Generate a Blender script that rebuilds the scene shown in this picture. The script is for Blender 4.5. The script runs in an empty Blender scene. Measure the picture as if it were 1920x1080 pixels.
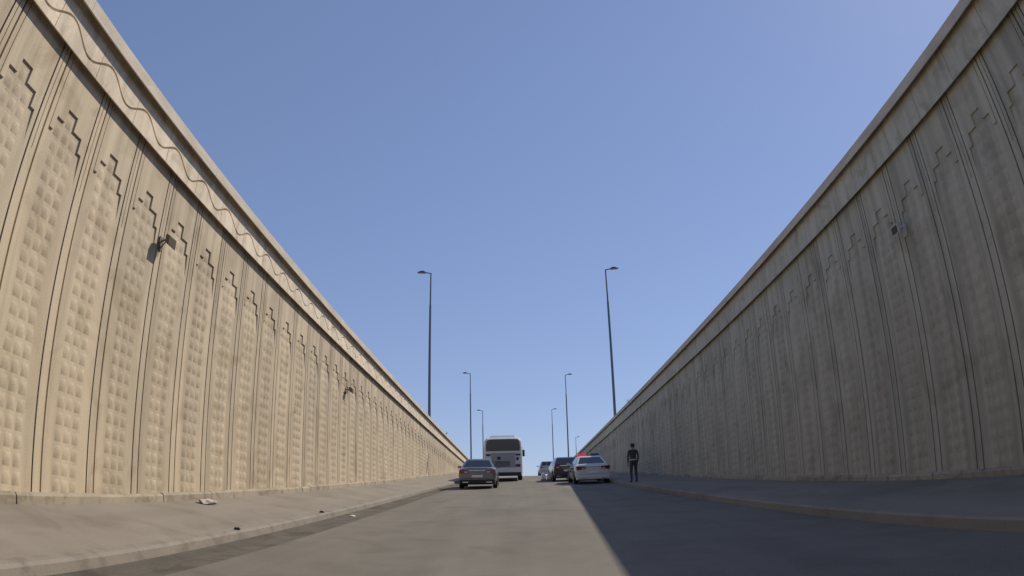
import bpy, bmesh, math, random
from mathutils import Vector, Matrix
random.seed(7)
S = bpy.context.scene
COL = S.collection
R = math.radians

# ------------------------------------------------------------------ camera (wide dash-camera lens)
PITCH, YAW, ROLL = 0.34036, 0.00239, -0.02472
cam_d = bpy.data.cameras.new('dash_camera')
cam = bpy.data.objects.new('dash_camera', cam_d)
COL.objects.link(cam)
cam_d.type = 'PANO'
cam_d.panorama_type = 'FISHEYE_EQUISOLID'
cam_d.sensor_fit = 'HORIZONTAL'
cam_d.sensor_width = 36.0
cam_d.sensor_height = 20.25
cam_d.fisheye_lens = 1227.6 / 1920 * 36.0
cam_d.fisheye_fov = math.pi
cam_d.clip_start = 0.05
cam_d.clip_end = 12000
_f = Vector((0, math.cos(PITCH), math.sin(PITCH)))
_u = Vector((0, -math.sin(PITCH), math.cos(PITCH)))
_r = Vector((1, 0, 0))
_r, _u = _r * math.cos(ROLL) + _u * math.sin(ROLL), _u * math.cos(ROLL) - _r * math.sin(ROLL)
_m = Matrix((_r, _u, -_f)).transposed()
cam.matrix_world = (Matrix.Rotation(YAW, 3, 'Z') @ _m).to_4x4()
S.camera = cam

# ------------------------------------------------------------------ sky, sun, exposure
SUN = Vector((0.835, 0.66, 1.0)).normalized()           # direction towards the sun
SUN_EL = math.asin(SUN.z)
SUN_AZ = math.atan2(SUN.x, SUN.y)
W = bpy.data.worlds.new('World')
S.world = W
W.use_nodes = True
nt = W.node_tree
sky = nt.nodes.new('ShaderNodeTexSky')
sky.sky_type = 'NISHITA'
sky.sun_disc = False
sky.sun_elevation = SUN_EL
sky.sun_rotation = SUN_AZ
sky.altitude = 0
sky.air_density = 1.0
sky.dust_density = 0.1
sky.ozone_density = 2.0
bg = nt.nodes['Background']
bg.inputs['Strength'].default_value = 0.15
gam = nt.nodes.new('ShaderNodeGamma')                   # the camera's flat rendering of sky radiance, same in every direction
gam.inputs['Gamma'].default_value = 0.55
tint = nt.nodes.new('ShaderNodeMix')
tint.data_type = 'RGBA'
tint.blend_type = 'MULTIPLY'
tint.inputs[0].default_value = 1.0
tint.inputs[7].default_value = (0.88, 0.97, 1.30, 1)
nt.links.new(sky.outputs[0], gam.inputs[0])
nt.links.new(gam.outputs[0], tint.inputs[6])
nt.links.new(tint.outputs[2], bg.inputs['Color'])
sd = bpy.data.lights.new('sun', 'SUN')
sd.energy = 3.3
sd.angle = R(0.53)
sd.color = (1.0, 0.90, 0.755)
so = bpy.data.objects.new('sun', sd)
COL.objects.link(so)
so.location = (40, 40, 50)
so.rotation_euler = (-SUN).to_track_quat('-Z', 'Y').to_euler()
S.view_settings.view_transform = 'Standard'
S.view_settings.look = 'None'
S.view_settings.gamma = 1
S.view_settings.exposure = 0.3
S.cycles.max_bounces = 8
S.cycles.diffuse_bounces = 5

# ------------------------------------------------------------------ materials
def mat(name, col, rough=0.8, metal=0.0, coat=0.0, spec=0.5, emit=None):
    m = bpy.data.materials.new(name)
    m.use_nodes = True
    b = m.node_tree.nodes['Principled BSDF']
    b.inputs['Base Color'].default_value = (*col, 1)
    b.inputs['Roughness'].default_value = rough
    b.inputs['Metallic'].default_value = metal
    b.inputs['Coat Weight'].default_value = coat
    b.inputs['Coat Roughness'].default_value = 0.05
    b.inputs['Specular IOR Level'].default_value = spec
    if emit:
        b.inputs['Emission Color'].default_value = (*emit[0], 1)
        b.inputs['Emission Strength'].default_value = emit[1]
    return m

def surface(name, cols, scale, rough, streak=None, stain=None, bump=0.15, fine=60.0, obj_var=0.0, extra=None, spec=0.3):
    """Mottled mineral surface: low-frequency tone, optional stretched streaks, optional stains, fine grain."""
    m = bpy.data.materials.new(name)
    m.use_nodes = True
    n, l = m.node_tree.nodes, m.node_tree.links
    b = n['Principled BSDF']
    b.inputs['Roughness'].default_value = rough
    b.inputs['Specular IOR Level'].default_value = spec
    geo = n.new('ShaderNodeNewGeometry')
    def noise(sc, vec=None, detail=5, dist=0.0, mul=(1, 1, 1)):
        mp = n.new('ShaderNodeMapping')
        mp.inputs['Scale'].default_value = mul
        l.new(geo.outputs['Position'], mp.inputs['Vector'])
        t = n.new('ShaderNodeTexNoise')
        t.inputs['Scale'].default_value = sc
        t.inputs['Detail'].default_value = detail
        t.inputs['Distortion'].default_value = dist
        l.new(mp.outputs[0], t.inputs['Vector'])
        return t.outputs['Fac']
    def ramp(fac, stops):
        r = n.new('ShaderNodeValToRGB')
        e = r.color_ramp.elements
        while len(e) < len(stops):
            e.new(0.5)
        for k, (p, c) in enumerate(stops):
            e[k].position = p
            e[k].color = (*c, 1)
        l.new(fac, r.inputs[0])
        return r.outputs[0]
    def mul(a, bb, fac=1.0, mode='MULTIPLY'):
        x = n.new('ShaderNodeMix')
        x.data_type = 'RGBA'
        x.blend_type = mode
        x.inputs[0].default_value = fac
        l.new(a, x.inputs[6])
        l.new(bb, x.inputs[7])
        return x.outputs[2]
    c = ramp(noise(scale, dist=0.4), [(0.3 + 0.4 * k / (len(cols) - 1), q) for k, q in enumerate(cols)])
    g = ramp(noise(fine, detail=3), [(0.25, (0.86,) * 3), (0.75, (1.1,) * 3)])
    c = mul(c, g)
    if streak:
        sc, vec, lo = streak
        c = mul(c, ramp(noise(sc, mul=vec, detail=6), [(0.36, (lo,) * 3), (0.62, (1.03,) * 3)]))
    if stain:
        sc, col, p0, p1 = stain
        c = mul(c, ramp(noise(sc, detail=7, dist=1.0), [(p0, (1, 1, 1)), (p1, col)]))
    if obj_var:
        oi = n.new('ShaderNodeObjectInfo')
        c = mul(c, ramp(oi.outputs['Random'], [(0, (1 - obj_var,) * 3), (1, (1 + obj_var * 0.4, 1 + obj_var * 0.35, 1 + obj_var * 0.2))]))
    l.new(c, b.inputs['Base Color'])
    if bump:
        bp = n.new('ShaderNodeBump')
        bp.inputs['Strength'].default_value = bump
        bp.inputs['Distance'].default_value = 0.02
        l.new(noise(fine * 0.6, detail=6), bp.inputs['Height'])
        l.new(bp.outputs[0], b.inputs['Normal'])
    return m

M = {}
M['panel'] = surface('cast_concrete', [(.485, .40, .288), (.55, .46, .335), (.51, .435, .32)], 0.7, 0.9,
                     streak=(2.2, (1, 2.2, .10), .80), stain=(1.3, (.80, .78, .74), .52, .70), obj_var=.11)
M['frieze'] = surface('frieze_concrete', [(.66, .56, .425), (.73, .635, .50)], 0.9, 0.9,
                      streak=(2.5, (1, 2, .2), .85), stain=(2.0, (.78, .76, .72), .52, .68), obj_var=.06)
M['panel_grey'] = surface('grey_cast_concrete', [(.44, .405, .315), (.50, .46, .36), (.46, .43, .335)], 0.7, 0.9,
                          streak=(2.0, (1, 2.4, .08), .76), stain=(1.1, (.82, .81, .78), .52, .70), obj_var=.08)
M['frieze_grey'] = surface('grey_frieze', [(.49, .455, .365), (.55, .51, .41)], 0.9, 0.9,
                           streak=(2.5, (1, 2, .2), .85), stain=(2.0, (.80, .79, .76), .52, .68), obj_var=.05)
M['coping'] = surface('coping_concrete', [(.52, .455, .37), (.59, .52, .43)], 0.8, 0.9, streak=(3, (1, .5, 2), .88))
M['plinth'] = surface('plinth_stone', [(.33, .29, .22), (.40, .35, .27)], 2.0, 0.9, stain=(3, (.7, .66, .6), .5, .66), obj_var=.12)
M['walk'] = surface('sidewalk_concrete', [(.225, .198, .162), (.265, .235, .193), (.242, .216, .177)], 0.35, 0.9,
                    streak=(1.1, (1.6, .22, 1), .90), stain=(.9, (.86, .85, .83), .5, .68), bump=.12)
M['kerb'] = surface('kerb_concrete', [(.235, .21, .175), (.275, .245, .205)], 1.0, 0.9, stain=(2.5, (.8, .79, .77), .5, .65))
M['gutter'] = surface('gutter_dirt', [(.09, .08, .064), (.14, .125, .10), (.115, .102, .083)], 0.9, 0.95,
                      streak=(1.6, (2.0, .2, 1), .8), stain=(2.2, (.75, .74, .72), .5, .64), bump=.3)
M['road'] = surface('worn_asphalt', [(.160, .146, .120), (.19, .173, .143), (.172, .157, .130)], 0.35, 0.88,
                    streak=(.8, (1.9, .09, 1), .88), stain=(.75, (.86, .85, .83), .50, .66), bump=.4, fine=90)
M['ground'] = surface('dry_ground', [(.17, .14, .09), (.22, .18, .12), (.13, .13, .07)], 0.08, 0.95, bump=.2, fine=20)
M['pole'] = mat('pole_metal', (.13, .155, .19), .5, .3)
M['lamp_metal'] = mat('lamp_housing', (.11, .13, .16), .45, .3)
M['lamp_glass'] = mat('lamp_lens', (.45, .45, .42), .2)
M['flood'] = mat('floodlight_housing', (.12, .095, .07), .55, .2)
M['flood_grey'] = mat('floodlight_grey', (.55, .53, .50), .9, 0, 0, .1)
M['flood_lens'] = mat('floodlight_lens', (.10, .085, .07), .9, 0, 0, .1)
M['rubber'] = mat('rubber', (.02, .02, .02), .85)
M['rim'] = mat('alloy', (.42, .42, .43), .35, .8)
M['blackplastic'] = mat('black_plastic', (.025, .025, .027), .6)
M['glass'] = mat('tinted_glass', (.012, .016, .020), .06, 0, 0, .7)
M['chrome'] = mat('chrome', (.75, .75, .76), .15, 1.0)
M['plate'] = mat('number_plate', (.72, .72, .70), .5)
M['redlamp'] = mat('tail_lamp_red', (.16, .008, .010), .12, 0, .6)
M['clearlamp'] = mat('lamp_clear', (.55, .55, .55), .12, 0, .6)
M['grey_paint'] = mat('grey_paint', (.19, .19, .205), .35, .45, .8)
M['white_paint'] = mat('white_paint', (.62, .62, .61), .4, 0, .7)
M['maroon_paint'] = mat('plum_paint', (.060, .042, .052), .3, .5, .8)
M['silver_paint'] = mat('silver_paint', (.44, .46, .47), .32, .6, .6)
M['blue_paint'] = mat('blue_livery', (.02, .035, .16), .4, 0, .5)
M['red_beacon'] = mat('red_beacon', (.55, .015, .04), .25, 0, .3, .5, ((1, .03, .08), .35))
M['blue_beacon'] = mat('blue_beacon', (.05, .06, .10), .3, 0, .3)
M['bus_white'] = mat('bus_white', (.66, .67, .67), .45, 0, .3)
M['bus_grey'] = mat('bus_grey', (.30, .305, .31), .5, 0, .2)
M['white_plastic'] = mat('white_plastic', (.75, .74, .73), .5)
M['weed'] = mat('dry_weed', (.055, .06, .03), .9)
M['stone'] = mat('dark_stone', (.045, .04, .035), .9)

# ------------------------------------------------------------------ mesh helpers
class MB:
    def __init__(self):
        self.v, self.f, self.mi = [], [], []
    def face(self, pts, mi=0):
        k = len(self.v)
        self.v += [tuple(p) for p in pts]
        self.f.append(tuple(range(k, k + len(pts))))
        self.mi.append(mi)
    def box(self, x0, x1, y0, y1, z0, z1, mi=0):
        k = len(self.v)
        self.v += [(x, y, z) for z in (z0, z1) for y in (y0, y1) for x in (x0, x1)]
        for q in ((0, 2, 3, 1), (4, 5, 7, 6), (0, 1, 5, 4), (2, 6, 7, 3), (0, 4, 6, 2), (1, 3, 7, 5)):
            self.f.append(tuple(k + i for i in q))
            self.mi.append(mi)
    def loft(self, rings, cap=True, mi=0):
        k, n = len(self.v), len(rings[0])
        for r in rings:
            self.v += [tuple(p) for p in r]
        for a in range(len(rings) - 1):
            for i in range(n):
                j = (i + 1) % n
                self.f.append((k + a * n + i, k + a * n + j, k + (a + 1) * n + j, k + (a + 1) * n + i))
                self.mi.append(mi)
        if cap:
            self.f.append(tuple(k + i for i in reversed(range(n))))
            self.mi.append(mi)
            b = k + (len(rings) - 1) * n
            self.f.append(tuple(b + i for i in range(n)))
            self.mi.append(mi)
    def tube(self, pts, rad, n=8, mi=0):
        rings = []
        for i, p in enumerate(pts):
            p = Vector(p)
            d = (Vector(pts[min(i + 1, len(pts) - 1)]) - Vector(pts[max(i - 1, 0)])).normalized()
            a = d.orthogonal().normalized() if abs(d.z) < .9 else Vector((1, 0, 0))
            b = d.cross(a).normalized()
            a = b.cross(d).normalized()
            r = rad[i] if isinstance(rad, (list, tuple)) else rad
            rings.append([p + a * r * math.cos(2 * math.pi * q / n) + b * r * math.sin(2 * math.pi * q / n) for q in range(n)])
        self.loft(rings, True, mi)
    def mesh(self, name, mats, smooth=None, bevel=0):
        me = bpy.data.meshes.new(name)
        me.from_pydata(self.v, [], self.f)
        for m in (mats if isinstance(mats, (list, tuple)) else [mats]):
            me.materials.append(M[m] if isinstance(m, str) else m)
        me.polygons.foreach_set('material_index', self.mi)
        bm = bmesh.new()
        bm.from_mesh(me)
        bmesh.ops.remove_doubles(bm, verts=bm.verts, dist=1e-5)
        bmesh.ops.recalc_face_normals(bm, faces=bm.faces)
        if bevel:
            es = [e for e in bm.edges if len(e.link_faces) == 2 and e.calc_face_angle(0) > R(30)]
            bmesh.ops.bevel(bm, geom=es, offset=bevel, segments=2, affect='EDGES', profile=.5)
        bm.to_mesh(me)
        bm.free()
        if smooth:
            me.shade_smooth()
            me.set_sharp_from_angle(angle=R(smooth))
        me.update()
        return me
    def build(self, name, mats, parent=None, **kw):
        return put(name, self.mesh(name, mats, **kw), parent)

def put(name, me, parent=None, loc=None):
    o = bpy.data.objects.new(name, me)
    COL.objects.link(o)
    o.parent = parent
    if loc is not None:
        o.location = loc
    return o

def tag(o, label, cat=None, group=None, kind=None):
    if label: o['label'] = label
    if cat: o['category'] = cat
    if group: o['group'] = group
    if kind: o['kind'] = kind
    return o

def thing(name, label, cat, loc=(0, 0, 0), rot=(0, 0, 0), group=None):
    o = bpy.data.objects.new(name, None)
    COL.objects.link(o)
    o.empty_display_size = .2
    o.location, o.rotation_euler = loc, rot
    return tag(o, label, cat, group)

def copy_tree(o, parent=None):
    c = o.copy()
    COL.objects.link(c)
    c.parent = parent
    for ch in list(o.children):
        copy_tree(ch, c)
    return c

# ------------------------------------------------------------------ the ramp
G = math.tan(0.07068)
Y0, Y1, G2 = 58.0, 70.0, 0.036          # the climb eases off here
def road_z(y):
    if y < -26:
        return road_z(-26) + (y + 26) * 0.0
    if y <= Y0:
        return -1.2 + G * y
    if y <= Y1:
        t = y - Y0
        return -1.2 + G * Y0 + G * t + (G2 - G) * t * t / (2 * (Y1 - Y0))
    zz = road_z(Y1) + G2 * (y - Y1)
    return min(zz, 5.72)
GRADE = 0.07068
YS = [-70, -40, -26] + [-20 + 4 * k for k in range(19)] + [57 + k for k in range(15)] + [76 + 6 * k for k in range(14)]
YS = sorted(set(YS))

def strip(name, profile, mats, kind='structure'):
    """Extrude a cross-section [(x, height above road)] along the ramp; each span between points is a sheet."""
    mb = MB()
    for a, b in zip(YS[:-1], YS[1:]):
        for (xa, ha), (xb, hb) in zip(profile[:-1], profile[1:]):
            mb.face([(xa, a, road_z(a) + ha), (xb, a, road_z(a) + hb), (xb, b, road_z(b) + hb), (xa, b, road_z(b) + ha)])
    o = mb.build(name, mats, None, smooth=30)
    o['kind'] = kind
    return o

XL, XR, DZR = -6.0, 7.4, 0.36            # wall faces; the right wall stands a little taller
strip('road', [(-3.34, 0.004), (-1.5, .03), (0.8, .04), (3, .025), (4.75, 0.0)], 'road')
strip('gutter', [(-4.02, 0.0), (-3.85, -0.03), (-3.6, -.02), (-3.32, 0.0)], 'gutter')
strip('kerb_left', [(-4.22, .142), (-4.07, .13), (-4.03, .10), (-4.01, -.06)], 'kerb')
strip('sidewalk_left', [(-6.3, .42), (-4.21, .137)], 'walk')
strip('kerb_right', [(4.745, -.06), (4.76, .12), (4.79, .15), (4.95, .152)], 'walk')
strip('sidewalk_right', [(4.945, .148), (7.8, .25)], 'walk')

# ground beside the cutting, up at street level
gm = MB()
ZG = 5.70
for x0, x1, y0, y1 in ((-6000, -6.35, -6000, 6000), (7.75, 6000, -6000, 6000), (-6.35, 7.75, 150, 6000)):
    dz = .3 if x0 > 7 else 0
    gm.face([(x0, y0, ZG + dz), (x1, y0, ZG + dz), (x1, y1, ZG + dz), (x0, y1, ZG + dz)])
gm.build('ground', 'ground')['kind'] = 'structure'

# ------------------------------------------------------------------ retaining walls
PW = 1.24
def side_pt(side, X):
    """local (depth out of wall, y, z) -> world, for the left (+x facing) or right (-x facing) wall"""
    return (lambda d, y, z: (X + d, y, z)) if side < 0 else (lambda d, y, z: (X - d, y, z))

def cells(mb, P, ys, zs, dep, y0):
    """rectangular relief: dep[i][j] is the depth of a cell (None = opening with its floor at -.030)"""
    ny, nz = len(ys) - 1, len(zs) - 1
    F = -.030
    def D(i, j):
        d = dep[i][j]
        return F if d is None else d
    for i in range(ny):
        for j in range(nz):
            ya, yb, za, zb = y0 + ys[i], y0 + ys[i + 1], zs[j], zs[j + 1]
            d = D(i, j)
            if dep[i][j] is not None:
                mb.face([P(d, ya, za), P(d, yb, za), P(d, yb, zb), P(d, ya, zb)])
            if i + 1 < ny and abs(D(i + 1, j) - d) > 1e-6:
                e = D(i + 1, j)
                mb.face([P(d, yb, za), P(e, yb, za), P(e, yb, zb), P(d, yb, zb)])
            if j + 1 < nz and abs(D(i, j + 1) - d) > 1e-6:
                e = D(i, j + 1)
                mb.face([P(d, ya, zb), P(e, ya, zb), P(e, yb, zb), P(d, yb, zb)])

UB = [0, .028, .095, .11, .184, .22, .30, .315, .41, .60, .85, 1.07, 1.16, PW]
def panel_mesh(side, X, y0, dz):
    P = side_pt(side, X)
    base = min(road_z(y0), road_z(y0 + PW)) + (.36 if side < 0 else .2)
    top = 5.64 + dz
    zr = [t + dz for t in (3.9, 4.36, 4.58, 4.80)]
    zs = [base] + [z for z in zr if z > base + .05] + [top]
    mb, dep = MB(), []
    for i in range(len(UB) - 1):
        um = (UB[i] + UB[i + 1]) / 2
        row = []
        for j in range(len(zs) - 1):
            zm = (zs[j] + zs[j + 1]) / 2 - dz
            d = 0.0
            if um < .028 or .184 < um < .22: d = -.075
            elif .028 < um < .184: d = .002
            if .095 < um < .11 and zm > 3.9: d = -.022
            if .30 < um < .315 and zm > 4.36: d = -.025
            if zm > 3.9:
                if (.30 < um < .41 or 1.07 < um < 1.16) and zm < 4.36: d = None
                if (.41 < um < .60 or .85 < um < 1.07) and zm < 4.58: d = None
                if .60 < um < .85 and zm < 4.80: d = None
            row.append(d)
        dep.append(row)
    cells(mb, P, UB, zs, dep, y0)
    return mb, base, top

def field_mesh(side, X, y0, dz, base):
    """sloping floor of the stepped recess plus the rows of pyramid studs"""
    P = side_pt(side, X)
    mb = MB()
    def fl(z):
        z -= dz
        return 0 if z < 3.9 else -.030 * min(1, (z - 3.9) / .4)
    lo = max(3.9 + dz, base)
    for ua, ub, zt in ((.30, .41, 4.36), (.41, .60, 4.58), (.60, .85, 4.80), (.85, 1.07, 4.58), (1.07, 1.16, 4.36)):
        zz = [z for z in (lo, 4.3 + dz, zt + dz) if z >= lo]
        for a, b in zip(zz[:-1], zz[1:]):
            mb.face([P(fl(a), y0 + ua, a), P(fl(a), y0 + ub, a), P(fl(b), y0 + ub, b), P(fl(b), y0 + ua, b)])
    for c, kmax in ((.525, 19), (.725, 20), (.925, 19)):
        for k in range(-14, kmax + 1):
            z = .13 + .225 * k + dz
            if z - .11 < base + .06: continue
            a, h = .076, .088
            jit = random.uniform(-.005, .005)
            q = [P(fl(z - h) - .001, y0 + c - a, z - h), P(fl(z - h) - .001, y0 + c + a, z - h), P(fl(z + h) - .001, y0 + c + a, z + h), P(fl(z + h) - .001, y0 + c - a, z + h)]
            ap = P(fl(z) + .040 + jit, y0 + c + jit, z)
            for i in range(4):
                mb.face([q[i], q[(i + 1) % 4], ap])
    return mb

def frieze_mesh(side, X, yj, dz, n=20):                # wavy groove on the left wall only
    P = side_pt(side, X)
    mb = MB()
    o, zb, zt, g = .128, 5.44 + dz, 6.165 + dz, .022
    ya, yb = yj + .006, yj + PW - .006
    prev = None
    for k in range(n + 1):
        y = ya + (yb - ya) * k / n
        w = 5.715 + dz + .125 * math.sin(2 * math.pi * (y - yj) / PW)
        if side > 0:
            cs = [P(-.02, y, zb + .16), P(o - .022, y, zb + .16), P(o - .022, y, zb), P(o, y, zb), P(o, y, zt), P(-.02, y, zt)]
        else:
            cs = [P(-.02, y, zb + .16), P(o - .022, y, zb + .16), P(o - .022, y, zb), P(o, y, zb), P(o, y, w - g), P(o - .045, y, w - g * .6), P(o - .045, y, w + g * .6), P(o, y, w + g), P(o, y, zt), P(-.02, y, zt)]
        if prev:
            for i in range(len(cs) - 1):
                mb.face([prev[i], prev[i + 1], cs[i + 1], cs[i]])
        else:
            mb.face(cs)
        prev = cs
    mb.face(list(reversed(prev)))
    return mb

def retaining_wall(side, X, ystart, n, dz, yj0, label):
    P = side_pt(side, X)
    w = thing('retaining_wall', label, 'wall', (X, 0, 0), (0, 0, 0), 'retaining walls along the ramp')
    inv = Matrix.Translation((-X, 0, 0))
    def child(name, mb, m, par=w, **kw):
        me = mb.mesh(name, m, **kw)
        me.transform(inv)
        return put(name, me, par)
    yend = ystart + n * PW
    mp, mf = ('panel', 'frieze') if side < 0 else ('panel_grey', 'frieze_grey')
    core = MB()                                           # body behind the panels
    ys = [y for y in YS if ystart < y < yend]
    ys = [ystart] + ys + [yend]
    rings = []
    for y in ys:
        rings.append([P(-.09, y, road_z(y) - .4), P(-.09, y, 6.04 + dz), P(-.50, y, 6.04 + dz), P(-.50, y, road_z(y) - .4)])
    core.loft(rings)  # its face lies behind the deepest groove
    child('wall_core', core, mp)
    for k in range(n):
        y0 = ystart + k * PW
        if 5.3 + dz - road_z(y0) < .6: continue
        mb, base, top = panel_mesh(side, X, y0, dz)
        pn = child('panel', mb, mp)
        fm = field_mesh(side, X, y0, dz, base)
        if fm.f: child('stud_field', fm, mp, pn, smooth=50)
    y = yj0
    while y < ystart: y += PW
    while y + PW < yend:
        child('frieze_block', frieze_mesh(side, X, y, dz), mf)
        y += PW
    y = ystart                                            # coping in lengths
    while y < yend - .5:
        ln = min(PW * 4, yend - y)
        cp = MB()
        cp.loft([[P(.276, t, 6.05 + dz), P(.276, t, 6.25 + dz), P(.25, t, 6.28 + dz), P(-.52, t, 6.30 + dz), P(-.55, t, 6.27 + dz), P(-.55, t, 6.05 + dz), P(-.07, t, 6.05 + dz), P(-.07, t, 6.17 + dz), P(.250, t, 6.17 + dz), P(.250, t, 6.05 + dz)] for t in (y + .003, y + ln - .003)])
        child('coping_stone', cp, 'coping')
        y += ln
    y = ystart
    hb = .40 if side < 0 else .245                        # plinth stones on the pavement
    while y < min(yend, 92):
        ln = random.choice((.65, 1.24, 1.24, 1.9, 2.5))
        st = MB()
        a, b = y + .006, min(y + ln, yend) - .006
        d, h = .075 + random.uniform(-.012, .012), .125 + random.uniform(-.012, .015)
        rings = [[P(-.05, t, road_z(t) + hb - .08), P(d, t, road_z(t) + hb - .08), P(d, t, road_z(t) + hb + h - .05), P(d - .03, t, road_z(t) + hb + h - .015), P(-.05, t, road_z(t) + hb + h)] for t in (a, b)]
        st.loft(rings)
        child('plinth_stone', st, 'plinth')
        y += ln
    return w

retaining_wall(-1, XL, 5.175 - 16 * PW, 111, 0.0, 4.73 - 16 * PW, 'sunlit beige concrete wall with stud panels, wavy frieze and coping on the left')
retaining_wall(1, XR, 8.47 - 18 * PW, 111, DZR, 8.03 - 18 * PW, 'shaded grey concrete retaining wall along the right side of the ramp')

# ------------------------------------------------------------------ street lamps above the walls
def lamp_post(x, y, ztop, zbase, out, label):
    t = thing('street_lamp', label, 'street lamp', (x, y, zbase), (0, 0, 0), 'street lamps above the walls')
    h = ztop - zbase
    p = MB()
    p.tube([(0, 0, .02), (0, 0, 1.1)], [.15, .15], 12)
    p.tube([(0, 0, 1.1), (0, 0, h * .80)], [.125, .095], 12)
    p.tube([(0, 0, h * .80), (0, 0, h)], [.075, .06], 12)
    p.build('pole', 'pole', t, smooth=40)
    b = MB()
    b.box(-.24, .24, -.24, .24, 0, .03)
    b.build('base_plate', 'pole', t)
    a = MB()
    a.tube([(0, 0, h - .04), (out * .25, 0, h + .02), (out * .5, 0, h + .06)], .05, 8)
    a.build('arm', 'pole', t, smooth=40)
    hd = MB()
    ring = lambda xx, w, z0, z1: [(xx, -w, z0), (xx, w, z0), (xx, w * .5, z1), (xx, -w * .5, z1)]
    hd.loft([ring(out * .42, .08, h + .02, h + .10), ring(out * .62, .17, h + .03, h + .21), ring(out * .85, .19, h + .04, h + .23), ring(out * 1.2, .12, h + .07, h + .12)])
    ho = hd.build('lamp_head', 'lamp_metal', t)
    ln = MB()
    ln.box(min(out * .65, out * 1.1), max(out * .65, out * 1.1), -.12, .12, h + .015, h + .035)
    ln.build('lens', 'lamp_glass', ho)
    return t
for x, y, zt, lab in (
        (-7.2, 53.3, 20.45, 'nearest tall grey street lamp behind the left wall, head pointing left'),
        (-7.2, 101.5, 21.75, 'second street lamp behind the left wall, left of the bus'),
        (-7.2, 137.4, 21.3, 'farthest street lamp on the left, faint above the bus roof')):
    lamp_post(x, y, zt, ZG, -1, lab)
for x, y, zt, lab in (
        (8.4, 55.2, 21.1, 'nearest tall grey street lamp behind the right wall, head pointing right'),
        (8.4, 108.6, 22.6, 'second street lamp behind the right wall, above the dark car'),
        (8.4, 155.0, 23.9, 'third street lamp on the right, between the silver and the dark car'),
        (17.1, 191.3, 20.9, 'small distant street lamp head just above the right wall coping')):
    lamp_post(x, y, zt, ZG + .3, 1, lab)

# ------------------------------------------------------------------ floodlights on brackets on the walls
def floodlight(side, X, y, z, m, label):
    s = -side                                              # +1: sticks out towards +x
    t = thing('wall_floodlight', label, 'floodlight', (X, y, z), (0, 0, 0), 'floodlights on the walls')
    b = MB()
    b.box(min(.012 * s, .05 * s), max(.012 * s, .05 * s), -.10, .10, -.30, .12)
    b.build('wall_plate', m, t, bevel=.006)
    a = MB()
    a.tube([(.03 * s, 0, -.02), (.20 * s, 0, .03), (.36 * s, 0, .05)], .028, 8)
    a.tube([(.03 * s, 0, -.26), (.22 * s, 0, -.02)], .018, 6)
    a.build('bracket', m, t, smooth=40)
    h = MB()
    ring = lambda q, w, dn, up: [(.30 * s + q * s * .5, -w, -dn + q * -.3), (.30 * s + q * s * .5, w, -dn + q * -.3), (.30 * s + q * s * .5, w, up + q * -.3), (.30 * s + q * s * .5, -w, up + q * -.3)]
    h.loft([ring(-.10, .10, .05, .10), ring(.0, .19, .12, .14), ring(.34, .22, .15, .17)])
    ho = h.build('lamp_housing', m, t, bevel=.012)
    g = MB()
    g.loft([ring(.341, .18, .12, .14), ring(.355, .18, .12, .14)])
    g.build('lens', 'flood_lens', ho)
    t.scale = (.58, .58, .58)
    return t
nm = ['nearest', 'second', 'third', 'fourth', 'fifth', 'sixth']
for k in range(2):
    floodlight(-1, XL, 9.0 + 13.1 * k, 4.2, 'flood', nm[k] + ' brown floodlight on a bracket on the sunlit left wall')
floodlight(1, XR, 9.65, 4.42, 'flood_grey', 'single grey floodlight on a bracket on the shaded right wall')

# ------------------------------------------------------------------ vehicles
def wheel(par, x, y, r, w, sx):
    n = 24
    t = MB()
    pr = [(-w / 2, r * .72), (-w / 2, r * .93), (-w * .36, r), (w * .36, r), (w / 2, r * .93), (w / 2, r * .72)]
    t.loft([[(q, rr * math.cos(2 * math.pi * i / n), rr * math.sin(2 * math.pi * i / n)) for i in range(n)] for q, rr in pr], cap=True)
    wo = t.build('wheel', 'rubber', par, smooth=35)
    wo.location = (x, y, r)
    m = MB()
    q = sx * (w / 2 + .004)
    m.loft([[(q + e * sx, rr * math.cos(2 * math.pi * i / n), rr * math.sin(2 * math.pi * i / n)) for i in range(n)] for e, rr in ((-.05, r * .70), (.004, r * .69), (-.02, r * .6), (-.03, r * .2), (0, r * .12))])
    m.build('rim', 'rim', wo, smooth=35)

def inset(mb, q, f, off, th=.012):
    """slab lying on quad q (4 points), shrunk by fractions f=(u0,u1,v0,v1) and proud by off"""
    a, b, c, d = [Vector(p) for p in q]
    n = (b - a).cross(d - a).normalized()
    def pt(u, v):
        return a.lerp(b, u).lerp(d.lerp(c, u), v)
    pts = [pt(f[0], f[2]), pt(f[1], f[2]), pt(f[1], f[3]), pt(f[0], f[3])]
    mb.loft([[p - n * .01 for p in pts], [p + n * off for p in pts]])

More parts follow.
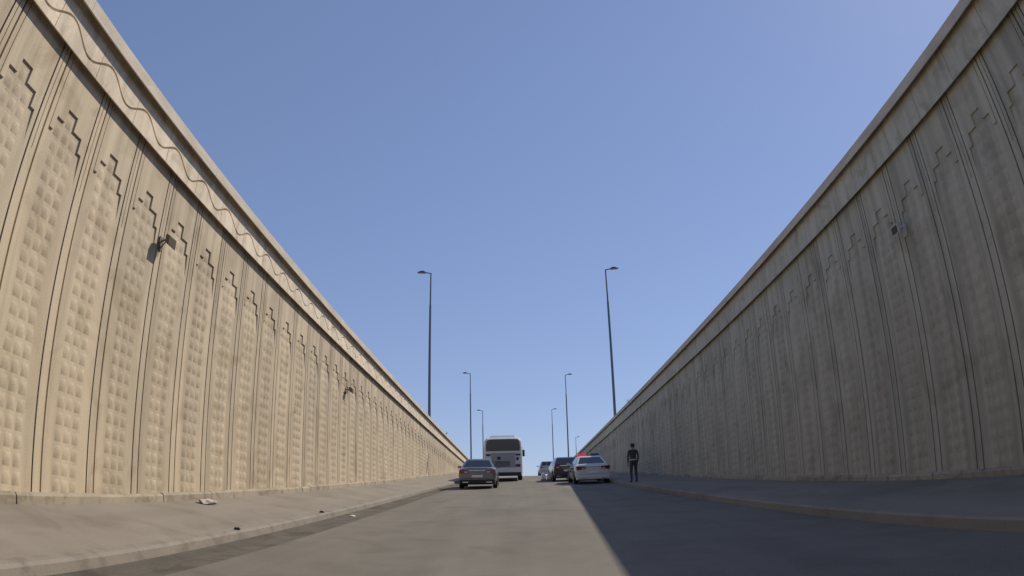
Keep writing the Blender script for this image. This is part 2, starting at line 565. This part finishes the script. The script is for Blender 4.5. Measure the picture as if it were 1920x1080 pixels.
def car(name, label, x, y_rear, yaw, paint, secs, cab, spec):
    """secs: (y, half width, z bottom, z top) from the tail; cab: belt rect and roof rect"""
    L = secs[-1][0]
    t = thing(name, label, 'car', (x, y_rear, road_z(y_rear) + .03), (GRADE if y_rear < 58 else .04, 0, yaw))
    b = MB()
    rings = []
    for y, w, zb, zt in secs:
        h = zt - zb
        half = [(w * .90, zb), (w * .985, zb + h * .16), (w, zb + h * .5), (w * .985, zb + h * .72), (w * .94, zb + h * .90), (w * .82, zt - h * .01), (w * .4, zt + .012)]
        rings.append([(p, y, z) for p, z in half] + [(-p, y, z) for p, z in reversed(half)])
    b.loft(rings)
    b.build('body', paint, t, smooth=40)
    (yb0, yb1, wb, zb), (yt0, yt1, wt, zt) = cab
    c = MB()
    ym = (yt0 + yt1) / 2
    def crown(y0, y1, w, z): return [(-w, y0, z), (w, y0, z), (w, y1, z), (-w, y1, z)]
    c.loft([crown(yb0, yb1, wb, zb - .06), crown(yb0, yb1, wb, zb), crown(yt0, yt1, wt, zt - .05), crown(yt0 + .12, yt1 - .15, wt - .10, zt)])
    c.build('cabin', paint, t, smooth=20, bevel=.02)
    B = [(-wb, yb0, zb), (wb, yb0, zb), (wb, yb1, zb), (-wb, yb1, zb)]
    T = [(-wt, yt0, zt - .05), (wt, yt0, zt - .05), (wt, yt1, zt - .05), (-wt, yt1, zt - .05)]
    def win(nme, i, j, f):
        m = MB()
        inset(m, [B[i], B[j], T[j], T[i]], f, .006)
        m.build(nme, 'glass', t)
    win('rear_window', 0, 1, (.07, .93, .10, .94))
    win('windscreen', 2, 3, (.06, .94, .04, .94))
    for i, j in ((1, 2), (3, 0)):
        win('side_window', i, j, (.13, .49, .10, .92))
        win('side_window', i, j, (.52, .88, .10, .92))
    W0 = secs[2][1]
    for yy in spec['axles']:
        for sx in (-1, 1):
            a = MB()                                       # dark wheel arch
            n = 20
            r = spec['wr'] + .055
            pts = [(0, r * math.cos(math.pi * i / n), r * math.sin(math.pi * i / n)) for i in range(n + 1)]
            xx = sx * (spec['w'] - .09)
            a.loft([[(xx, yy + p[1], spec['wr'] + p[2]) for p in pts], [(sx * (spec['w'] + .004), yy + p[1], spec['wr'] + p[2]) for p in pts]])
            a.build('wheel_arch', 'blackplastic', t)
            wheel(t, sx * (spec['w'] - .10), yy, spec['wr'], .215, sx)
    z0, z1 = spec['lamp']
    w_ = secs[0][1]
    for sx in (-1, 1):
        l = MB()
        xa, xb = spec['lx']
        l.loft([[(sx * xa, -.034, z0 + .03), (sx * xb, -.030, z0), (sx * (xb + .035), .26, z0 + .06), (sx * xa, .2, z0 + .03)],
                [(sx * xa, -.030, z1 - .02), (sx * xb, -.026, z1), (sx * (xb + .035), .26, z1), (sx * xa, .2, z1 - .02)]])
        lo = l.build('tail_light', 'redlamp', t, smooth=30)
        cl = MB()
        cl.box(min(sx * (xa + .05), sx * (xa + .2)), max(sx * (xa + .05), sx * (xa + .2)), -.042, .02, z0 + .05, z0 + .10)
        cl.build('reverse_light', 'clearlamp', lo)
        mr = MB()
        mr.loft([[(sx * (spec['w'] - .03), yb1 - .95, zb + .0), (sx * (spec['w'] - .03), yb1 - .80, zb), (sx * (spec['w'] - .03), yb1 - .80, zb + .05), (sx * (spec['w'] - .03), yb1 - .95, zb + .05)],
                 [(sx * (spec['w'] + .07), yb1 - .96, zb - .01), (sx * (spec['w'] + .07), yb1 - .78, zb - .01), (sx * (spec['w'] + .07), yb1 - .78, zb + .13), (sx * (spec['w'] + .07), yb1 - .96, zb + .13)],
                 [(sx * (spec['w'] + .20), yb1 - .94, zb + .01), (sx * (spec['w'] + .20), yb1 - .82, zb + .01), (sx * (spec['w'] + .20), yb1 - .82, zb + .12), (sx * (spec['w'] + .20), yb1 - .94, zb + .12)]])
        mr.build('mirror', paint, t, smooth=30)
        hl = MB()
        ys_, ws_ = secs[-2][0], secs[-2][1]
        hl.box(min(sx * (ws_ - .42), sx * (ws_ - .06)), max(sx * (ws_ - .42), sx * (ws_ - .06)), ys_ - .12, ys_ + .075, .60, .70)
        hl.build('headlight', 'clearlamp', t, bevel=.02)
    bl = MB()
    bl.loft([[(-w_ * .93, -.020, spec['plate'] - .05), (w_ * .93, -.020, spec['plate'] - .05), (w_ * .93, .3, spec['plate'] - .05), (-w_ * .93, .3, spec['plate'] - .05)],
             [(-w_ * .93, -.020, z1 - .03), (w_ * .93, -.020, z1 - .03), (w_ * .93, .3, z1 - .03), (-w_ * .93, .3, z1 - .03)],
             [(-w_ * .90, .02, z1 + .045), (w_ * .90, .02, z1 + .045), (w_ * .90, .3, z1 + .05), (-w_ * .90, .3, z1 + .05)]] )
    bl.build('boot_lid', paint, t, bevel=.012)
    pl = MB()
    zp = spec['plate']
    pl.box(-.26, .26, -.032, .05, zp, zp + .115)
    pl.build('number_plate', 'plate', t)
    bp = MB()
    w = secs[1][1]
    bp.loft([[(-w * .96, -.035, .44), (w * .96, -.035, .44), (w * 1.0, .30, .44), (-w * 1.0, .30, .44)],
             [(-w * .93, -.02, .25), (w * .93, -.02, .25), (w, .30, .20), (-w, .30, .20)]])
    bp.build('rear_bumper', spec.get('bumper', 'blackplastic'), t, bevel=.02)
    ch = MB()
    ch.box(-spec['lx'][0], spec['lx'][0], -.030, .03, z1 - .05, z1 - .02)
    ch.build('trim_strip', 'chrome', t)
    for sx in (-1, 1):
        ex = MB()
        ex.box(min(sx * .42, sx * .70), max(sx * .42, sx * .70), -.05, .06, .30, .355)
        ex.build('exhaust_trim', 'chrome', t, bevel=.012)
    return t

SED = [(0, .80, .42, .90), (.05, .875, .34, 1.0), (.35, .905, .28, 1.045), (1.0, .915, .24, 1.03), (2.4, .918, .22, .985),
       (3.5, .912, .22, .965), (4.2, .895, .24, .90), (4.65, .83, .28, .78), (4.85, .66, .40, .64)]
SEDCAB = ((.55, 3.6, .835, .99), (1.38, 2.75, .60, 1.46))
SPEC = dict(axles=(1.02, 3.92), wr=.335, w=.915, lamp=(.74, .93), lx=(.40, .85), plate=.56)
car('sedan_car', 'dark grey sedan driving on the left behind the white bus', -1.93, 31.1, R(.6), 'grey_paint', SED, SEDCAB, SPEC)
pol = car('police_car', 'white police sedan with red roof light bar parked half in the shade', 3.82, 33.4, R(1.0), 'white_paint', SED, SEDCAB,
          dict(SPEC, bumper='white_paint'))
pol['category'] = 'police car'
lb = MB()
lb.box(-.10, .10, 1.95, 2.15, 1.455, 1.50)
bar = lb.build('light_bar', 'blackplastic', pol)
for sx, m, nme in ((-1, 'red_beacon', 'red_beacon'), (1, 'blue_beacon', 'blue_beacon')):
    q = MB()
    xa, xb = sorted((sx * .08, sx * .60))
    q.loft([[(xa, 1.92, 1.465), (xb, 1.92, 1.465), (xb, 2.18, 1.465), (xa, 2.18, 1.465)], [(xa + .03, 1.95, 1.60), (xb - .03, 1.95, 1.60), (xb - .03, 2.15, 1.60), (xa + .03, 2.15, 1.60)]])
    q.build(nme, m, bar, bevel=.015)
for sx in (-1, 1):                                           # livery stripes along the flanks
    for ya, yb, za, zb_ in ((.55, 4.3, .60, .70), (.9, 1.9, .74, .84), (2.1, 3.2, .74, .84)):
        q = MB()
        q.box(min(sx * .90, sx * .926), max(sx * .90, sx * .926), ya, yb, za, zb_)
        q.build('livery_stripe', 'blue_paint', pol)
SUVS = [(0, .80, .44, 1.02), (.05, .86, .36, 1.10), (.30, .89, .30, 1.12), (1.0, .90, .27, 1.10), (2.3, .90, .25, 1.06),
        (3.3, .895, .25, 1.03), (3.9, .88, .27, .97), (4.25, .80, .32, .84), (4.4, .66, .42, .70)]
SUVC = ((.10, 3.35, .82, 1.06), (.62, 2.5, .64, 1.60))
SUVP = dict(axles=(.88, 3.5), wr=.345, w=.90, lamp=(.80, 1.02), lx=(.50, .82), plate=.62)
car('hatchback_car', 'dark plum car parked in front of the police car', 3.02, 39.8, R(2.0), 'maroon_paint', SUVS,
    ((.14, 3.35, .82, 1.04), (.75, 2.5, .63, 1.50)), SUVP)
car('hatchback_car', 'silver car farthest along at the crest of the ramp', 3.18, 70.0, R(1.0), 'silver_paint', SUVS, SUVC, dict(SUVP, bumper='white_paint'))

# bus
def bus(x, y, yaw):
    t = thing('bus', 'white bus with wide dark rear window ahead of the grey sedan', 'bus', (x, y, road_z(y) + .03), (GRADE, 0, yaw))
    L, w, H = 11.5, 1.28, 2.98
    def ring(yy, s, z0, z1, cr=.22):
        ww = w * s
        return [(ww - .04, yy, z0), (ww, yy, z0 + .25), (ww, yy, z1 - .8), (ww - .04, yy, z1 - cr), (ww - .20, yy, z1 - .03), (ww * .45, yy, z1),
                (-ww * .45, yy, z1), (-(ww - .20), yy, z1 - .03), (-(ww - .04), yy, z1 - cr), (-ww, yy, z1 - .8), (-ww, yy, z0 + .25), (-(ww - .04), yy, z0)]
    b = MB()
    b.loft([ring(.0, .955, .50, H - .10), ring(.10, .99, .42, H - .02), ring(.35, 1, .36, H), ring(L - .5, 1, .34, H), ring(L - .12, .985, .36, H - .05), ring(L, .93, .45, H - .2)])
    b.build('body', 'bus_white', t, smooth=35)
    def panel(nme, x0, x1, z0, z1, m, d=.02, y0=.06, bevel=.01, par=None):
        q = MB()
        q.box(x0, x1, -d, y0, z0, z1)
        return q.build(nme, m, par or t, bevel=bevel)
    rw = MB()
    prof = [(-1.10, 2.06), (1.10, 2.06), (1.13, 2.36), (1.06, 2.76), (.86, 2.84), (-.86, 2.84), (-1.06, 2.76), (-1.13, 2.36)]
    rw.loft([[(a, -.016, z) for a, z in prof], [(a, .09, z) for a, z in prof]])
    rw.build('rear_window', 'glass', t)
    eng = panel('engine_cover', -.78, .80, .95, 1.92, 'bus_grey', .022)
    for k in range(7):
        panel('louvre', -.55, .45, 1.02 + .055 * k, 1.045 + .055 * k, 'blackplastic', .036, .0, 0, eng)
    panel('centre_band', -1.04, 1.04, 1.93, 2.02, 'bus_white', .03)
    for sx in (-1, 1):
        xa, xb = sorted((sx * .82, sx * 1.13))
        panel('vent', xa, xb, 1.74, 1.86, 'blackplastic', .03)
        panel('tail_light', xa, xb, .98, 1.16, 'redlamp', .03)
        panel('reverse_light', xa + .04, xb - .04, 1.22, 1.30, 'clearlamp', .03)
    panel('badge', -.40, -.16, 1.48, 1.68, 'blackplastic', .034, .0, .02)
    panel('badge', .86, 1.02, 1.42, 1.64, 'blackplastic', .03, .02, .02)
    panel('number_plate', -.30, .22, .76, .87, 'plate', .06)
    panel('rear_bumper', -1.20, 1.20, .62, .74, 'bus_white', .07, .2, .03)
    panel('lower_skirt', -1.18, 1.18, .36, .615, 'blackplastic', .045, .25, .02)
    ac = MB()
    ac.loft([[(-.95, 1.0, H - .04), (.95, 1.0, H - .04), (.95, 4.2, H - .04), (-.95, 4.2, H - .04)], [(-.8, 1.25, H + .20), (.8, 1.25, H + .20), (.8, 3.9, H + .20), (-.8, 3.9, H + .20)]])
    ac.build('roof_unit', 'bus_white', t, bevel=.05)
    for sx in (-1, 1):
        for k in range(6):
            ya = .7 + k * 1.72
            q = MB()
            q.box(min(sx * 1.20, sx * 1.268), max(sx * 1.20, sx * 1.268), ya, ya + 1.58, 1.55, 2.35)
            q.build('side_window', 'glass', t)
        for yy in (2.9, 8.9):
            wheel(t, sx * 1.12, yy, .48, .29, sx)
        q = MB()
        q.tube([(sx * 1.2, L - .15, 2.6), (sx * 1.45, L + .1, 2.55), (sx * 1.5, L + .1, 2.3)], .025, 6)
        ma = q.build('mirror_arm', 'blackplastic', t)
        q = MB()
        q.box(min(sx * 1.40, sx * 1.62), max(sx * 1.40, sx * 1.62), L + .02, L + .14, 1.8, 2.35)
        q.build('mirror', 'blackplastic', ma, bevel=.03)
    return t
bus(-.97, 43.6, R(.3))

# white plastic blocks on the carriageway beside the dark car
for xx, yy, lab in ((1.66, 43.3, 'left one of two small white blocks on the road beside dark car'), (2.0, 42.9, 'right one of two small white blocks, touching the dark car outline')):
    t = thing('barrier_block', lab, 'barrier', (xx, yy, road_z(yy) + .035), (GRADE, 0, 0), 'white blocks beside the dark car')
    b = MB()
    sq = lambda a, z: [(-a, -a, z), (a, -a, z), (a, a, z), (-a, a, z)]
    b.loft([sq(.125, .10), sq(.135, .28), sq(.10, .46), sq(.05, .50)])
    b.build('body', 'white_plastic', t, bevel=.02)
    b = MB()
    b.loft([sq(.19, 0), sq(.19, .06), sq(.13, .11)])
    b.build('foot', 'kerb', t, bevel=.01)

# ------------------------------------------------------------------ person at the right wall
def person(x, y):
    z = road_z(y) + .152
    M['uniform'] = mat('dark_cloth', (.05, .052, .06), .9)
    M['skin'] = mat('skin', (.38, .23, .16), .6)
    M['hair'] = mat('hair', (.02, .015, .012), .7)
    M['reflective'] = mat('pale_belt', (.55, .56, .55), .5)
    t = thing('person', 'person in dark clothes with a pale belt standing in shade by the right wall', 'person', (x, y, z), (0, 0, R(12)))
    V, E, Rr = [], [], []
    def v(p, r, link=None):
        V.append(p); Rr.append(r if isinstance(r, tuple) else (r, r))
        if link is not None: E.append((link, len(V) - 1))
        return len(V) - 1
    pel = v((0, 0, .94), (.155, .11))
    waist = v((0, .0, 1.10), (.145, .10), pel)
    chest = v((0, .01, 1.30), (.17, .115), waist)
    sh = v((0, 0, 1.43), (.13, .085), chest)
    neck = v((0, .005, 1.51), .055, sh)
    head = v((0, .02, 1.60), (.075, .09), neck)
    crown = v((0, .015, 1.69), (.07, .085), head)
    for s in (-1, 1):
        a = v((s * .19, 0, 1.42), .06, sh)
        b = v((s * .25, -.02, 1.14), .047, a)
        c = v((s * .23, .07, .92), .036, b)
        h = v((s * .22, .10, .84), (.03, .022), c)
        for k, (dx, ln) in enumerate(((-.028, .07), (-.009, .085), (.010, .08), (.027, .065))):
            f1 = v((s * .22 + dx, .118, .80 - .01), .009, h)
            v((s * .22 + dx, .122, .80 - ln), .008, f1)
        th = v((s * .195, .135, .83), .010, h)
        v((s * .19, .15, .79), .009, th)
        hp = v((s * .10, 0, .86), .095, pel)
        kn = v((s * .115, .015, .49), .066, hp)
        an = v((s * .125, -.02, .10), .045, kn)
        hl = v((s * .128, -.02, .045), .045, an)
        v((s * .14, .15, .035), (.045, .032), hl)
    me = bpy.data.meshes.new('person_body')
    me.from_pydata(V, E, [])
    tmp = bpy.data.objects.new('person_tmp', me)
    COL.objects.link(tmp)
    md = tmp.modifiers.new('skin', 'SKIN')
    md.use_smooth_shade = True
    for i, sv in enumerate(me.skin_vertices[0].data):
        sv.radius = Rr[i]
        sv.use_root = (i == pel)
    tmp.modifiers.new('sub', 'SUBSURF').levels = 2
    dg = bpy.context.evaluated_depsgraph_get()
    body = bpy.data.meshes.new_from_object(tmp.evaluated_get(dg))
    bpy.data.objects.remove(tmp)
    for k in ('uniform', 'skin', 'hair', 'blackplastic'): body.materials.append(M[k])
    for p in body.polygons:
        c = p.center
        p.material_index = 1 if c.z > 1.47 or (c.z < .88 and abs(c.x) > .165 and c.y > .06) else (3 if c.z < .085 else 0)
    put('body', body, t)
    def cap(name, rings, m):
        q = MB()
        n = 16
        q.loft([[(rx * math.cos(2 * math.pi * i / n), cy + ry * math.sin(2 * math.pi * i / n), zz) for i in range(n)] for rx, ry, cy, zz in rings])
        return q.build(name, m, t, smooth=40)
    cap('hair', [(.072, .085, .0, 1.585), (.086, .10, .0, 1.63), (.088, .102, .008, 1.68), (.078, .092, .01, 1.70)], 'hair')
    cp = cap('cap', [(.092, .105, .012, 1.675), (.105, .118, .015, 1.70), (.10, .115, .012, 1.745), (.05, .06, .01, 1.76)], 'uniform')
    q = MB()
    q.loft([[(-.07, .10, 1.675), (.07, .10, 1.675), (.05, .185, 1.66), (-.05, .185, 1.66)], [(-.07, .10, 1.685), (.07, .10, 1.685), (.05, .185, 1.668), (-.05, .185, 1.668)]])
    q.build('cap_peak', 'blackplastic', cp)
    cap('belt', [(.172, .128, .0, .985), (.174, .13, .0, .99), (.174, .13, .0, 1.03), (.170, .126, .0, 1.035)], 'reflective')
    for s in (-1, 1):                                       # eyes, nose and ears
        q = MB(); q.box(s * .03 - .012, s * .03 + .012, .098, .112, 1.605, 1.617); q.build('eye', 'hair', t)
        q = MB(); q.box(s * .08 - .01, s * .08 + .01, -.005, .03, 1.575, 1.63); q.build('ear', 'skin', t, bevel=.006)
    q = MB(); q.loft([[(-.008, .10, 1.61), (.008, .10, 1.61), (.008, .108, 1.61), (-.008, .108, 1.61)], [(-.016, .10, 1.565), (.016, .10, 1.565), (.012, .132, 1.57), (-.012, .132, 1.57)]])
    q.build('nose', 'skin', t)
person(5.15, 29.1)

# ------------------------------------------------------------------ small things lying about
def lump(name, loc, r, m, label, cat, seed, sq=(1, 1, .6)):
    rnd = random.Random(seed)
    bm = bmesh.new()
    bmesh.ops.create_icosphere(bm, subdivisions=2, radius=r)
    for vv in bm.verts:
        k = 1 + rnd.uniform(-.28, .28)
        vv.co = Vector((vv.co.x * sq[0] * k, vv.co.y * sq[1] * k, max(vv.co.z * sq[2] * k, -r * .25)))
    me = bpy.data.meshes.new(name)
    bm.to_mesh(me)
    bm.free()
    me.materials.append(M[m])
    return tag(put(name, me, None, loc), label, cat)
walk_z = lambda x, y: road_z(y) + .137 + (-x - 4.21) * .283 / 2.09
M['bag'] = mat('dusty_bag', (.42, .38, .33), .7)
lump('plastic_bag', (-5.62, 11.0, walk_z(-5.62, 11.0) + .03), .15, 'bag', 'crumpled pale plastic bag lying at the foot of the left wall', 'bag', 3, (.8, 1.9, .45))
lump('stone', (-4.12, 9.05, road_z(9.05) + .145), .045, 'stone', 'small dark stone on the left kerb edge, nearest to the viewer', 'stone', 4)
lump('stone', (-4.12, 13.4, road_z(13.4) + .145), .05, 'stone', 'small dark stone on the left kerb, level with the white paper scrap', 'stone', 5)
lump('paper_scrap', (-3.75, 14.6, road_z(14.6) - .015), .075, 'white_plastic', 'white paper scrap in the gutter left of the road', 'litter', 6, (1, 1.6, .4))
def tuft(loc, label, seed):
    rnd = random.Random(seed)
    q = MB()
    for k in range(26):
        a, ln = rnd.uniform(0, 6.28), rnd.uniform(.12, .34)
        bx, by = rnd.uniform(-.05, .05), rnd.uniform(-.12, .12)
        dx, dy = math.cos(a) * ln * .6, math.sin(a) * ln * .6
        q.face([(bx - .008, by, 0), (bx + .008, by, 0), (bx + dx * .6 + .008, by + dy * .6, ln * .7), (bx + dx * .6 - .008, by + dy * .6, ln * .7)])
        q.face([(bx + dx * .6 - .008, by + dy * .6, ln * .7), (bx + dx * .6 + .008, by + dy * .6, ln * .7), (bx + dx, by + dy, ln)])
    o = q.build('weed_tuft', 'weed', None)
    o.location = loc
    tag(o, label, 'weed')
tuft((-5.95, 54.0, 6.29), 'small dark weed tuft growing on the left wall coping', 11)
tuft((7.35, 42.0, 6.29 + DZR), 'small dark weed tuft growing on the right wall coping', 12)
